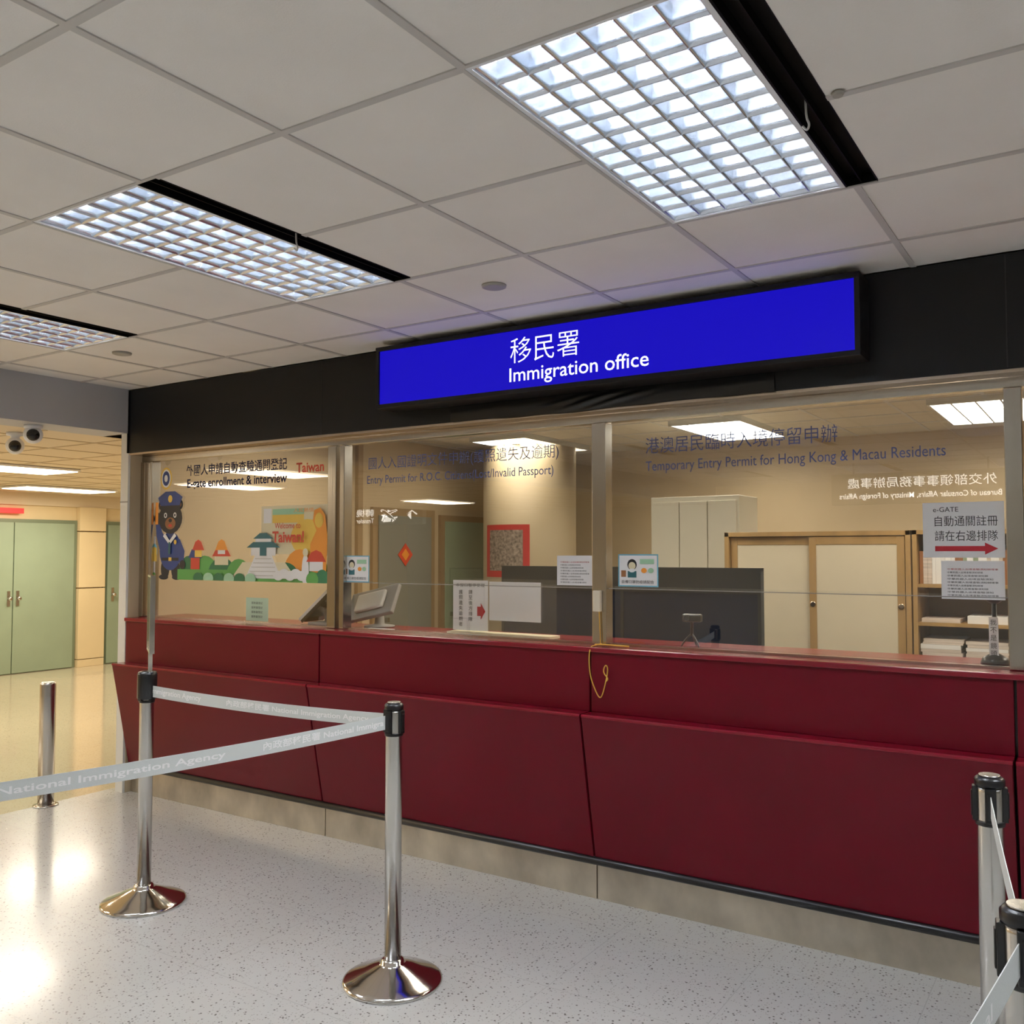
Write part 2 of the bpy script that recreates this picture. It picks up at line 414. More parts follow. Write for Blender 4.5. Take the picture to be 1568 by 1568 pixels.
# ceiling speaker discs
for x,y in ((-2.13,3.13),(-4.59,3.07)):
    lathe_obj('sprinkler_cover',[(0.042,ZC-0.012),(0.050,ZC-0.009),(0.052,ZC-0.0005)],(x,y,0),M_disc,None,32)
lathe_obj('ceiling_screw',[(0.012,ZC-0.012),(0.016,ZC-0.004)],(-0.53,2.25,0),M_disc,None,16)
# small hooks hanging in the slots
for x,y in ((-0.62,2.30),(-2.38,2.26)):
    tube('hanging_hook',[(x,y,ZC+0.03),(x,y,ZC-0.02),(x+0.01,y,ZC-0.04),(x,y+0.005,ZC-0.055),(x-0.008,y,ZC-0.04)],0.003,M_lgrey)

# security cameras
for x,y,z in ((-5.75,3.23,2.36),(-6.2,3.36,2.33)):
    r=empty('security_camera',(x,y,z))
    lathe_obj('base',[(0.055,2.419),(0.055,2.40),(0.03,2.395),(0.02,z+0.03)],(x,y,0),M_lampw,r,32)
    bm=bmesh.new();bmesh.ops.create_uvsphere(bm,u_segments=28,v_segments=16,radius=0.058,matrix=Matrix.Translation((x,y,z)));
    for f in bm.faces: f.smooth=True
    finish('shell',bm,M_lampw,r)
    d=Vector((-x,-y,-0.9)).normalized()
    bm=bmesh.new();bmesh.ops.create_uvsphere(bm,u_segments=28,v_segments=16,radius=0.042,matrix=Matrix.Translation(Vector((x,y,z))+d*0.026))
    for f in bm.faces: f.smooth=True
    finish('dome',bm,M_glossblack,r)

# ---------------------------------------------------------------- fascia + frames
r=empty('fascia',(-2.1,3.88,2.5))
box('board',XB,1.45,3.81,3.93,2.285,2.715,M_black,r,0.002)
box('side_return',XB-0.008,XB,3.80,3.95,2.285,2.715,M_black,r)
box('soffit',XB,1.45,3.815,3.93,2.272,2.284,M_frame,r)
for x in (-3.79,-2.05,-0.31): box('joint',x-0.002,x+0.002,3.8085,3.8095,2.29,2.71,M_blackp,r)

# illuminated sign
r=empty('immigration_office_sign',(-2.02,3.72,2.52))
sx0,sx1,sz0,sz1=-3.24,-0.79,2.365,2.69
bm=bmesh.new();fr=0.022
addbox(bm,sx0,sx1,3.65,3.805,sz0,sz0+fr);addbox(bm,sx0,sx1,3.65,3.805,sz1-fr,sz1)
addbox(bm,sx0,sx0+fr,3.65,3.805,sz0+fr,sz1-fr);addbox(bm,sx1-fr,sx1,3.65,3.805,sz0+fr,sz1-fr)
addbox(bm,sx0+fr,sx1-fr,3.68,3.805,sz0+fr,sz1-fr)
finish('frame',bm,M_black,r,bevel=0.002)
box('panel',sx0+fr,sx1-fr,3.660,3.679,sz0+fr,sz1-fr,M_blue,r)
text('text_chinese','移民署',-2.395,-2.02,2.512,2.632,3.6585,M_signwhite,r,bold=-0.006)
text('text_english','Immigration office',-2.40,-1.675,2.402,2.490,3.6585,M_signwhite,r,bold=0.004)
# black plastic sheet stuck under sign
bm=bmesh.new();nx,nz=110,14;g=[]
for i in range(nx+1):
    row=[]
    for j in range(nz+1):
        x=-2.86+1.69*i/nx;z=2.362-(0.080+0.004*math.sin(x*5)+0.002*math.sin(x*17))*j/nz
        q=math.sin(math.pi*j/nz)
        y=3.803-q*(0.004+0.0012*math.sin(x*9+j*0.2)+0.006*math.exp(-((x+2.0)/0.2)**2)*(0.6+math.sin(x*33+j*0.9)))
        row.append(bm.verts.new((x,y,z)))
    g.append(row)
for i in range(nx):
    for j in range(nz):
        f=bm.faces.new((g[i][j],g[i][j+1],g[i+1][j+1],g[i+1][j]));f.smooth=True
finish('black_plastic_sheet',bm,mat('bin_bag',(0.006,0.006,0.007),0.28,spec=0.5))

# glazing
YG=3.94
def mullion(r,x0,x1): box('mullion',x0,x1,YG-0.035,YG+0.035,1.172,2.23,M_mull,r,0.003)
r=empty('window_frame',(-2.1,YG,1.7))
box('top_rail',XB,1.45,YG-0.025,YG+0.03,2.232,2.271,M_mull,r,0.002)
for a,b in ((-5.60,-5.555),(-5.50,-5.475),(-3.83,-3.765),(-3.735,-3.70),(-2.09,-2.015),(-0.335,-0.275),(-0.262,-0.22),(1.38,1.45)): mullion(r,a,b)
box('bottom_rail',XB,1.45,YG-0.012,YG+0.012,1.1715,1.181,M_mull,r)
for i,(a,b) in enumerate(((-5.475,-3.83),(-3.70,-2.09),(-2.015,-0.335),(-0.22,1.38))):
    if i in (1,2):
        pane('glass_upper',a,b,YG-0.0035,1.44,2.232,r)
        pane('glass_lower',a,b,YG+0.012,1.181,1.45,r)
        box('glass_edge',a,b,YG-0.006,YG+0.0,1.437,1.4405,M_grey,r)
    else:
        pane('glass_upper',a,b,YG-0.0035,1.181,2.232,r)
r.name='window_1'
box('latch_box',-2.075,-2.035,YG-0.06,YG-0.036,1.33,1.43,M_cream,r,0.004)

# ---------------------------------------------------------------- counter
r=empty('service_counter',(-2.1,3.9,0))
js=[XB,-3.79,-2.05,-0.31,1.45]
for a,b in zip(js,js[1:]):
    g=0.005
    box('upper_panel',a+g,b-g,3.81,3.835,0.872,1.155,M_red,r,0.003)
    prism('lower_panel',[(3.71,0.866),(3.715,0.872),(3.80,0.872),(3.88,0.20),(3.845,0.20)],a+g,b-g,M_red,r,0.003)
    prism('lower_panel_edge',[(3.7085,0.862),(3.7085,0.869),(3.714,0.8745),(3.80,0.8745),(3.80,0.8725),(3.716,0.8725),(3.711,0.867),(3.711,0.862)],a+g,b-g,M_redtop,r)
    box('kick_plate',a+0.003,b-0.003,3.87,3.89,0.0,0.172,M_kick,r,0.001)
box('core',XB+0.012,1.45,3.896,4.0,0.0,1.155,M_blackp,r)
box('core_upper',XB+0.012,1.45,3.836,3.9,0.876,1.155,M_blackp,r)
box('end_panel',XB,XB+0.011,3.835,4.35,0.873,1.155,M_red,r)
box('worktop',XB,1.45,3.80,4.30,1.156,1.171,M_redtop,r,0.004)
box('nosing',XB,1.45,3.797,3.81,1.148,1.171,M_redtop,r,0.004)
box('staff_desk',XB+0.02,1.45,4.0,4.75,0.72,0.75,M_wood2,r)
bm=bmesh.new();lathe(bm,[(0.018,0),(0.018,7.03)],n=20)
bmesh.ops.transform(bm,matrix=Matrix.Translation((XB+0.01,3.845,0.183))@Matrix.Rotation(math.pi/2,4,'Y'),verts=bm.verts)
finish('bumper_tube',bm,M_blackp,r)

# ---------------------------------------------------------------- glass decals: left window
r=empty('welcome_to_taiwan_decal',(-4.5,YG-0.006,1.65))
pl=[]
pl.append((rect(-4.42,-3.835,1.60,1.895),M_crm))
pl.append((rect(-4.40,-4.33,1.79,1.88),M_white))
pl.append((rect(-4.32,-4.05,1.79,1.855),M_yel));pl.append((rect(-4.32,-4.05,1.84,1.875),M_gr3))
pl.append((ell(-4.02,1.70,0.14,0.11),M_yel))
# hills
for cx,cz,rx,rz,m in ((-5.1,1.47,0.12,0.12,M_gr2),(-4.95,1.46,0.14,0.13,M_gr1),(-4.78,1.45,0.14,0.13,M_gr2),(-4.62,1.45,0.12,0.12,M_gr1),(-4.08,1.47,0.14,0.16,M_ora),(-3.95,1.46,0.12,0.13,M_gr1),(-4.2,1.45,0.12,0.10,M_gr2),(-3.9,1.45,0.07,0.08,M_gr2)):
    pl.append((ell(cx,cz,rx,rz),m))
pl.append((rect(-5.22,-3.835,1.43,1.50),M_gr1))
def house(x0,x1,z0,z1,wall,roof):
    w=x1-x0;pl.append((rect(x0+0.015,x1-0.015,z0,z1),wall))
    pl.append(([(x0-0.01,z1-0.005),(x1+0.01,z1-0.005),(x1-w*0.2,z1+0.05),((x0+x1)/2,z1+0.065),(x0+w*0.2,z1+0.05)],roof))
house(-5.10,-4.98,1.50,1.58,M_dred,M_dblue);house(-5.06,-4.96,1.58,1.63,M_yel,M_dred)
house(-4.86,-4.70,1.53,1.59,M_crm,M_dred);house(-4.83,-4.73,1.60,1.63,M_white,M_ora)
# memorial hall with staircase
pl.append(([(-4.68,1.45),(-4.10,1.45),(-4.20,1.55),(-4.58,1.55)],M_crm))
pl.append(([(-4.55,1.45),(-4.23,1.45),(-4.32,1.60),(-4.46,1.60)],M_white))
for k in range(5): pl.append((rect(-4.53+0.017*k,-4.25-0.017*k,1.465+0.026*k,1.470+0.026*k),M_lgrey))
pl.append((rect(-4.50,-4.28,1.59,1.65),M_white));pl.append((rect(-4.42,-4.36,1.59,1.64),M_teal))
pl.append(([(-4.54,1.64),(-4.24,1.64),(-4.30,1.675),(-4.48,1.675)],M_teal))
pl.append((rect(-4.46,-4.32,1.675,1.70),M_white));pl.append(([(-4.48,1.695),(-4.30,1.695),(-4.36,1.73),(-4.42,1.73)],M_teal))
# waves & shrubs
for k in range(6): pl.append((ell(-5.0+0.10*k,1.445,0.05,0.035),M_gr3 if k%2 else M_gr2))
for k in range(5): pl.append((ell(-4.25+0.05*k,1.47+0.012*(k%2),0.045,0.03),M_white))
pl.append((ell(-4.02,1.50,0.03,0.10),M_white));pl.append((ell(-4.02,1.61,0.022,0.025),M_crm))
# orange figure
pl.append(([(-3.98,1.50),(-3.85,1.48),(-3.84,1.70),(-3.86,1.83),(-3.90,1.875),(-3.95,1.86),(-3.96,1.80),(-3.93,1.74),(-3.98,1.66)],M_ora))
pl.append((ell(-3.91,1.80,0.035,0.045),M_yel))
house(-4.0,-3.86,1.50,1.56,M_white,M_dred)
pl.append((ell(-3.88,1.46,0.05,0.05),M_gr2));pl.append((ell(-3.96,1.45,0.05,0.045),M_gr1))
pl=[(([(min(max(x,-5.24),-3.832),max(z,1.43)) for x,z in p]),m) for p,m in pl]
flat('artwork',pl,r,YG-0.0055,0.00035)
yt=YG-0.0055-0.00035*len(pl)-0.0006
text('text_welcome','Welcome to',-4.28,-4.06,1.755,1.79,yt,M_dred,r,bold=0.01)
text('text_taiwan','Taiwan!',-4.30,-4.03,1.67,1.74,yt,M_dred,r,bold=0.03)
text('text_small','人民熱情',-4.12,-3.95,1.85,1.875,yt,M_ora,r)

r=empty('police_bear_decal',(-5.3,YG-0.006,1.7))
b=[]
b.append((rect(-5.49,-5.465,1.45,1.72),M_white));b.append((ell(-5.475,1.62,0.03,0.05),M_sky))
b.append(([(-5.50,1.55),(-5.45,1.55),(-5.45,1.64),(-5.50,1.66)],M_yel))
b.append((ell(-5.49,1.46,0.03,0.02),M_gr1))
for s in (-1,1):
    b.append((ell(-5.30+s*0.055,1.50,0.045,0.07),M_dblack));b.append((ell(-5.30+s*0.07,1.445,0.05,0.018),M_dblack))
b.append((ell(-5.30,1.62,0.115,0.13),M_dblue))
b.append(([(-5.41,1.62),(-5.45,1.72),(-5.46,1.80),(-5.42,1.82),(-5.39,1.75),(-5.35,1.70)],M_dblue)) # raised arm
b.append((ell(-5.44,1.84,0.035,0.04),M_dblack))
b.append((rect(-5.465,-5.435,1.80,1.95),M_ora))
b.append(([(-5.20,1.70),(-5.15,1.62),(-5.16,1.54),(-5.20,1.53),(-5.22,1.60),(-5.26,1.66)],M_dblue))
b.append((ell(-5.17,1.53,0.03,0.03),M_dblack))
b.append((rect(-5.39,-5.21,1.555,1.575),M_dblack));b.append((rect(-5.315,-5.285,1.553,1.577),M_yel))
for s in (-1,1): b.append((ell(-5.30+s*0.095,1.93,0.035,0.035),M_dblack));b.append((ell(-5.30+s*0.095,1.93,0.016,0.018),M_brown))
b.append((ell(-5.30,1.84,0.125,0.105),M_dblack))
b.append((ell(-5.30,1.805,0.055,0.04),M_brown));b.append((ell(-5.30,1.825,0.018,0.013),M_dblack));b.append((ell(-5.30,1.79,0.02,0.010),M_dred))
for s in (-1,1): b.append((ell(-5.30+s*0.05,1.86,0.016,0.018),M_white));b.append((ell(-5.30+s*0.05,1.86,0.008,0.010),M_dblack))
b.append(([(-5.41,1.90),(-5.19,1.90),(-5.20,1.93),(-5.40,1.93)],M_dblack))
b.append(([(-5.40,1.925),(-5.20,1.925),(-5.17,1.98),(-5.25,2.02),(-5.35,2.02),(-5.43,1.98)],M_dblue))
b.append((ell(-5.30,1.97,0.022,0.025),M_yel));b.append(([(-5.37,1.72),(-5.30,1.66),(-5.23,1.72),(-5.25,1.74),(-5.30,1.69),(-5.35,1.74)],M_white))
b.append((ell(-5.24,1.68,0.014,0.016),M_yel));b.append((rect(-5.31,-5.29,1.60,1.68),M_teal))
flat('artwork',b,r,YG-0.0055,0.00035)

r=empty('window_lettering',(-3.5,YG-0.006,2.1))
text('line_egate_zh','外國人申請自動查驗通關登記',-5.15,-4.20,2.115,2.190,YG-0.0052,M_navy,r,bold=0.012)
text('line_egate_en','E-gate enrollment & interview',-5.14,-4.20,2.020,2.095,YG-0.0052,M_navy,r,bold=0.02)
text('line_taiwan','Taiwan',-4.12,-3.89,2.09,2.15,YG-0.0052,M_dred,r,bold=0.02)
flat('emblem',[(ell(-5.36,2.11,0.06,0.075),M_yel),(ell(-5.36,2.11,0.048,0.062),M_white),(ell(-5.36,2.11,0.038,0.05),M_dblue),(ell(-5.36,2.11,0.018,0.024),M_white)],r,YG-0.0052)
text('line_entry_zh','國人入國證明文件申辦(護照遺失及逾期)',-3.54,-2.29,2.07,2.15,YG-0.0052,M_txtblue,r,bold=-0.004)
text('line_entry_en','Entry Permit for R.O.C. Citizens(Lost/Invalid Passport)',-3.55,-2.32,1.985,2.045,YG-0.0052,M_txtblue,r,bold=0.0)
text('line_hk_zh','港澳居民臨時入境停留申辦',-1.82,-0.95,2.07,2.145,YG-0.0052,M_txtblue,r,bold=-0.004)
text('line_hk_en','Temporary Entry Permit for Hong Kong & Macau Residents',-1.82,-0.54,1.975,2.035,YG-0.0052,M_txtblue,r,bold=0.0)

# paper notices taped to the glass
def notice(name,x0,x1,z0,z1,lines,style=0,y=YG-0.0045):
    r=empty(name,((x0+x1)/2,y,(z0+z1)/2))
    box('paper',x0,x1,y-0.0012,y-0.0004,z0,z1,M_white,r)
    w=x1-x0;h=z1-z0
    for i in range(lines):
        z=z1-h*(0.22+0.68*i/max(1,lines-1))
        text('print_line_%d'%i,'中華民國入出境查驗須知辦理事項說明'[:14-(i*5)%4],x0+w*0.10,x1-w*(0.10+0.08*((i*3)%4)),z-h*0.025,z+h*0.025,y-0.0016,M_ink if i else M_inkred,r)
    return r
notice('counter_notice',-2.30,-2.10,1.45,1.595,8)
notice('counter_notice',-0.565,-0.345,1.43,1.578,9)
def pictonotice(x0,x1,z0,z1):
    y=YG-0.0045;r=empty('mask_notice',((x0+x1)/2,y,(z0+z1)/2));w=x1-x0;h=z1-z0
    P=lambda u,v:(x0+w*u,z0+h*v)
    R=lambda a,b,c,d:[P(a,c),P(b,c),P(b,d),P(a,d)]
    E=lambda u,v,a,b_:[P(u+a*math.cos(t*0.4),v+b_*math.sin(t*0.4)) for t in range(16)]
    flat('print',[(R(0,1,0,1),M_sky),(R(0.03,0.97,0.04,0.96),M_white),(E(0.35,0.68,0.12,0.17),M_dblack),(E(0.35,0.64,0.09,0.12),M_crm),(R(0.24,0.46,0.28,0.48),M_teal),(E(0.35,0.50,0.08,0.06),M_white),(R(0.55,0.9,0.70,0.85),M_gr3),(E(0.65,0.5,0.07,0.08),M_ora),(E(0.82,0.5,0.07,0.08),M_gr3),(R(0.08,0.20,0.3,0.5),M_brown)],r,y-0.0004,0.0003)
    text('print_line','自備口罩防疫請配合',x0+w*0.1,x1-w*0.1,z0+h*0.1,z0+h*0.2,y-0.0045,M_ink,r)
pictonotice(-3.735,-3.53,1.44,1.592);pictonotice(-1.965,-1.76,1.45,1.602)
y=YG-0.0045
r=empty('egate_notice',(-0.485,y,1.69))
box('paper',-0.628,-0.342,y-0.0012,y-0.0004,1.59,1.805,M_white,r)
text('line_egate','e-GATE',-0.59,-0.50,1.768,1.787,y-0.0016,M_ink,r)
text('line_register','自動通關註冊',-0.585,-0.365,1.712,1.752,y-0.0016,M_ink,r)
text('line_queue','請在右邊排隊',-0.585,-0.365,1.655,1.695,y-0.0016,M_ink,r)
flat('arrow',[([(-0.585,1.615),(-0.41,1.615),(-0.41,1.602),(-0.365,1.625),(-0.41,1.648),(-0.41,1.635),(-0.585,1.635)],M_inkred)],r,y-0.0016)
r=empty('green_note',(-4.45,y,1.24));box('paper',-4.55,-4.35,y-0.0012,y-0.0004,1.186,1.33,M_note,r)
for i in range(4): text('print_line_%d'%i,'服務臺登記',-4.50,-4.40,1.29-0.028*i,1.305-0.028*i,y-0.0016,M_ink,r)

# ---------------------------------------------------------------- things on the counter
r=empty('document_holder',(-2.75,4.05,1.172))
box('base_strip',-3.03,-2.38,4.0,4.10,1.1725,1.186,M_crm,r)
pane('backplate',-3.04,-2.38,4.066,1.186,1.47,r)
box('sheet_arrow',-3.03,-2.80,4.058,4.060,1.19,1.46,M_white,r)
box('sheet_blank',-2.79,-2.47,4.058,4.060,1.25,1.455,M_white,r)
text('header','本窗口暫停受理',-3.01,-2.82,1.425,1.443,4.0565,M_ink,r)
for k,tx in enumerate(('護照遺失逾期者','請至後方排隊')):
    for i,ch in enumerate(tx): text('glyph',ch,-2.99+0.065*k,-2.965+0.065*k,1.385-0.029*i,1.408-0.029*i,4.0565,M_ink,r)
flat('arrow',[([(-2.868,1.27),(-2.845,1.27),(-2.845,1.25),(-2.815,1.295),(-2.845,1.34),(-2.845,1.32),(-2.868,1.32)],M_inkred)],r,4.0565)

r=empty('desktop_monitor',(-3.64,4.12,1.172))
T=Matrix.Translation((-3.66,4.13,1.31))@Matrix.Rotation(math.radians(-12),4,'Y')@Matrix.Rotation(math.radians(-35),4,'X')
box('display',-0.20,0.17,-0.015,0.015,-0.10,0.10,M_grey,r,0.006,T)
box('display_back',-0.12,0.10,-0.04,-0.014,-0.06,0.06,M_lgrey,r,0.01,T)
lathe_obj('foot',[(0.09,1.1725),(0.09,1.18),(0.03,1.19),(0.022,1.28)],(-3.64,4.15,0),M_grey,r)
r=empty('passport_reader',(-4.03,4.08,1.172))
bm=bmesh.new()
T=Matrix.Translation((-4.03,4.1,1.29))@Matrix.Rotation(math.radians(-38),4,'Y')
addbox(bm,-0.16,0.15,-0.09,0.09,0.0,0.02,0,T);addbox(bm,-0.15,0.14,-0.092,-0.089,-0.02,0.0,1,T);addbox(bm,-0.14,0.14,-0.08,0.08,-0.02,0.0,1,T)
finish('tilted_screen',bm,[M_lgrey,M_screen],r,bevel=0.004)
bm=bmesh.new();addbox(bm,-4.10,-3.90,4.02,4.18,1.1725,1.19,0);addbox(bm,-4.02,-3.98,4.08,4.12,1.19,1.27,0)
finish('stand',bm,M_grey,r,bevel=0.004)
box('loose_papers',-3.60,-3.42,3.97,4.03,1.1715,1.176,M_white)

r=empty('webcam_on_tripod',(-1.645,4.05,1.172))
for a in (90,210,330):
    tube('leg',[(-1.645,4.05,1.235),(-1.645+0.035*math.cos(math.radians(a)),4.05+0.035*math.sin(math.radians(a)),1.205),(-1.645+0.05*math.cos(math.radians(a)),4.05+0.05*math.sin(math.radians(a)),1.175)],0.004,M_blackp,r)
lathe_obj('stem',[(0.007,1.225),(0.007,1.285),(0.012,1.29)],(-1.645,4.05,0),M_blackp,r,16)
box('body',-1.69,-1.60,4.035,4.075,1.288,1.325,M_blackp,r,0.008)
lathe_obj('lens',[(0.015,0),(0.015,0.012),(0.010,0.013)],(-1.662,4.035,1.307),M_screen,r,20,Matrix.Rotation(math.pi/2,4,'X'))

r=empty('desk_camera',(-0.395,4.05,1.172))
lathe_obj('base',[(0.05,1.172),(0.052,1.18),(0.045,1.20),(0.02,1.215),(0.009,1.22),(0.009,1.42)],(-0.395,4.05,0),M_blackp,r)
bm=bmesh.new();bmesh.ops.create_uvsphere(bm,u_segments=24,v_segments=14,radius=0.036,matrix=Matrix.Translation((-0.395,4.05,1.445)))
for f in bm.faces: f.smooth=True
finish('head',bm,M_blackp,r)
lathe_obj('lens',[(0.018,0),(0.018,0.012),(0.012,0.013)],(-0.398,4.018,1.447),M_chrome,r,20,Matrix.Rotation(math.pi/2,4,'X'))
box('label',-0.413,-0.380,4.028,4.030,1.20,1.36,M_white,r)
for i,ch in enumerate('我不是鏡頭'): text('glyph',ch,-0.408,-0.386,1.328-0.03*i,1.35-0.03*i,4.0265,M_ink,r)

r=empty('yellow_cord',(-2.02,3.8,1.17))
tube('loop',[(-2.035,3.895,1.18),(-2.04,3.86,1.177),(-2.045,3.790,1.174),(-2.043,3.788,1.05),(-2.01,3.788,0.97),(-1.985,3.788,0.935),(-1.965,3.788,0.99),(-1.945,3.79,1.08),(-1.96,3.79,1.10),(-1.975,3.79,1.06),(-1.94,3.79,1.03),(-1.96,3.79,1.02)],0.0028,M_cord,r)
tube('tangle',[(-2.05,3.86,1.178),(-2.0,3.84,1.182),(-1.95,3.87,1.178),(-1.90,3.85,1.180),(-1.88,3.87,1.177)],0.004,M_cord,r)
tube('strand',[(-2.04,3.895,1.18),(-2.045,3.895,1.30),(-2.05,3.895,1.40)],0.0025,M_cord,r)

# ---------------------------------------------------------------- office furniture
r=empty('sliding_door_cabinet',(-1.61,6.2,0))
x0,x1,y0,y1,zt=-2.20,-1.03,6.0,6.42,1.745
box('side_left',x0,x0+0.03,y0,y1,0,zt,M_wood,r,0.002);box('side_right',x1-0.03,x1,y0,y1,0,zt,M_wood,r,0.002)
box('top',x0,x1,y0,y1,zt-0.03,zt,M_wood,r,0.002);box('back',x0,x1,y1-0.01,y1,0.05,zt-0.03,M_wood,r);box('plinth',x0+0.03,x1-0.03,y0+0.02,y1-0.01,0,0.08,M_wood,r)
def sdoor(a,b,y):
    box('door_panel',a+0.045,b-0.045,y+0.004,y+0.012,0.13,zt-0.085,M_cream,r)
    for q in ((a,a+0.045,0.08,zt-0.035),(b-0.045,b,0.08,zt-0.035)): box('door_stile',q[0],q[1],y,y+0.018,q[2],q[3],M_wood,r,0.002)
    for z0,z1 in ((0.08,0.13),(zt-0.085,zt-0.035)): box('door_rail',a+0.045,b-0.045,y,y+0.018,z0,z1,M_wood,r,0.002)
sdoor(x0+0.035,-1.60,6.03);sdoor(-1.64,x1-0.035,6.008)
for x in (-1.63,-1.10): lathe_obj('finger_pull',[(0.018,0),(0.018,0.006),(0.010,0.004)],(x+0.012,6.01,1.28),M_frame,r,18,Matrix.Rotation(math.pi/2,4,'X'))
r=empty('open_bookshelf',(-0.72,6.2,0))
x0,x1=-1.02,-0.20
box('side_left',x0,x0+0.025,y0,y1,0,zt,M_wood,r);box('side_right',x1-0.025,x1,y0,y1,0,zt,M_wood,r)
box('top',x0,x1,y0,y1,zt-0.025,zt,M_wood,r);box('back',x0,x1,y1-0.01,y1,0,zt,M_wood2,r)
for z in (0.08,0.5,0.90,1.17,1.40): box('shelf',x0+0.025,x1-0.025,y0+0.01,y1-0.01,z,z+0.02,M_wood,r)
bm=bmesh.new();ms=[M_book,M_white,M_dblue,M_brown,M_green];xx=x0+0.03
while xx<x1-0.07:
    w=random.uniform(0.015,0.035);hh=random.uniform(0.19,0.26);addbox(bm,xx,xx+w,6.06,6.26,1.421,1.421+hh,random.choice((0,1,1,3,4)));xx+=w+0.001
finish('books_upper',bm,ms,r)
bm=bmesh.new();xx=x0+0.04
for k in range(3):
    z=0.921
    for q in range(9):
        t=random.uniform(0.01,0.028);d=random.uniform(-0.01,0.01)
        if z+t<1.12 : addbox(bm,xx+d,xx+0.22+d,6.03,6.3,z,z+t,0 if q%3 else 1);z+=t+0.001
    xx+=0.245
finish('paper_stacks',bm,ms,r)
bm=bmesh.new()
for k in range(3): addbox(bm,x0+0.04+0.25*k,x0+0.25+0.25*k,6.04,6.3,1.191,1.215+0.02*k,k%2)
finish('papers_middle',bm,ms,r)

r=empty('steel_filing_cabinet',(-2.75,7.0,0))
box('carcass',-3.11,-2.38,6.82,7.25,0,2.05,M_creamg,r,0.004)
for i in range(3): box('sliding_door',-3.09+0.233*i,-2.865+0.233*i,6.80,6.818,0.06,2.01,M_creamg,r,0.003)
for i in range(3): box('handle',-2.885+0.233*i,-2.875+0.233*i,6.795,6.80,1.0,1.15,M_grey,r)
r=empty('office_partition',(-2.6,5.2,0))
box('panel',-3.46,-1.70,5.20,5.24,0.05,1.50,M_part,r);box('top_trim',-3.47,-1.69,5.195,5.245,1.50,1.52,M_partt,r)
box('mid_rail',-3.46,-1.70,5.195,5.2,1.37,1.385,M_partt,r);box('upper_panel',-3.46,-1.70,5.192,5.1995,1.385,1.50,M_partt,r)
for x in (-3.47,-2.58,-1.71): box('post',x,x+0.02,5.193,5.247,0,1.52,M_partt,r)
# pillar + poster
lathe_obj('column_office',[(0.45,0),(0.45,2.66)],(-4.75,7.6,0),M_pillar,None,64)
r=empty('red_poster',(-4.9,7.17,1.63))
def curved(name,a0,a1,z0,z1,rad,m):
    bm=bmesh.new();n=12;A=[];B=[]
    for i in range(n+1):
        a=math.radians(a0+(a1-a0)*i/n);A.append(bm.verts.new((-4.75+rad*math.cos(a),7.6+rad*math.sin(a),z0)));B.append(bm.verts.new((A[-1].co.x,A[-1].co.y,z1)))
    for i in range(n): bm.faces.new((A[i],A[i+1],B[i+1],B[i]))
    finish(name,bm,m,r,True)
curved('sheet',238,302,1.38,1.87,0.452,M_poster);curved('print',246,294,1.44,1.82,0.4535,M_postg)
# side wall door, then a green hall reflection modelled as a door
r=empty('door_office_side',(-5.58,6.65,0))
box('frame',-5.60,-5.565,6.25,7.15,0,2.02,M_wood2,r);box('leaf',-5.565,-5.55,6.32,7.08,0.01,1.95,M_offd,r,0.003)
T=Matrix.Translation((-5.546,6.68,1.59))@Matrix.Rotation(math.radians(45),4,'X')
box('red_diamond',0,0.003,-0.075,0.075,-0.075,0.075,M_dred,r,0,T)
box('diamond_print',0.003,0.004,-0.04,0.04,-0.04,0.04,M_ora,r,0,T)
box('handle',-5.55,-5.51,6.40,6.42,0.98,1.02,M_steel,r)
r.name='door_4'
r=empty('hall_reflection_green',(-5.58,7.6,0))  # added green door shape stands in for the hall's reflection in the glass
box('frame',-5.60,-5.565,7.25,8.15,0,1.98,M_wood2,r);box('leaf',-5.565,-5.55,7.31,8.09,0.01,1.92,M_green,r,0.003)
box('handle',-5.55,-5.51,7.38,7.40,0.98,1.02,M_steel,r)
r.name='hall_reflection_door'
for i,yy in enumerate((5.75,6.05)): box('trim_%d'%(i+3),-5.60,-5.56,yy,yy+0.06,0,2.66,M_wood2)

# ---------------------------------------------------------------- hanging signs behind (seen reflected in the glass)
r=empty('consular_affairs_sign',(-1.95,-4,2.38))
box('box',-2.95,-0.95,-4.10,-4.0,2.2,2.58,M_offd,r,0.005)
for x in (-2.7,-1.2): box('hanger',x,x+0.02,-4.06,-4.04,2.58,ZC,M_steel,r)
M_sg=mat('hanging_sign_text',(1,1,1),0.5,emit=(1,0.95,0.85),es=4)
text('text_zh','外交部領事事務局辦事處',-2.75,-1.1,2.40,2.53,-3.995,M_sg,r,flip=True)
text('text_en','Bureau of Consular Affairs, Ministry of Foreign Affairs',-2.85,-1.05,2.25,2.34,-3.995,M_sg,r,flip=True,bold=0.01)
r=empty('transfer_sign',(-10.2,-4,2.25))
box('box',-11.0,-9.5,-4.10,-4.0,2.08,2.38,M_offd,r,0.005)
for x in (-10.8,-9.7): box('hanger',x,x+0.02,-4.06,-4.04,2.38,2.42,M_steel,r)
text('text_zh','轉機',-10.95,-10.55,2.22,2.35,-3.995,M_sg,r,flip=True)
text('text_en','Transfer',-10.95,-10.55,2.11,2.19,-3.995,M_sg,r,flip=True)
text('text_arrow','↑ ✈',-10.4,-9.6,2.12,2.34,-3.995,M_sg,r,flip=True)

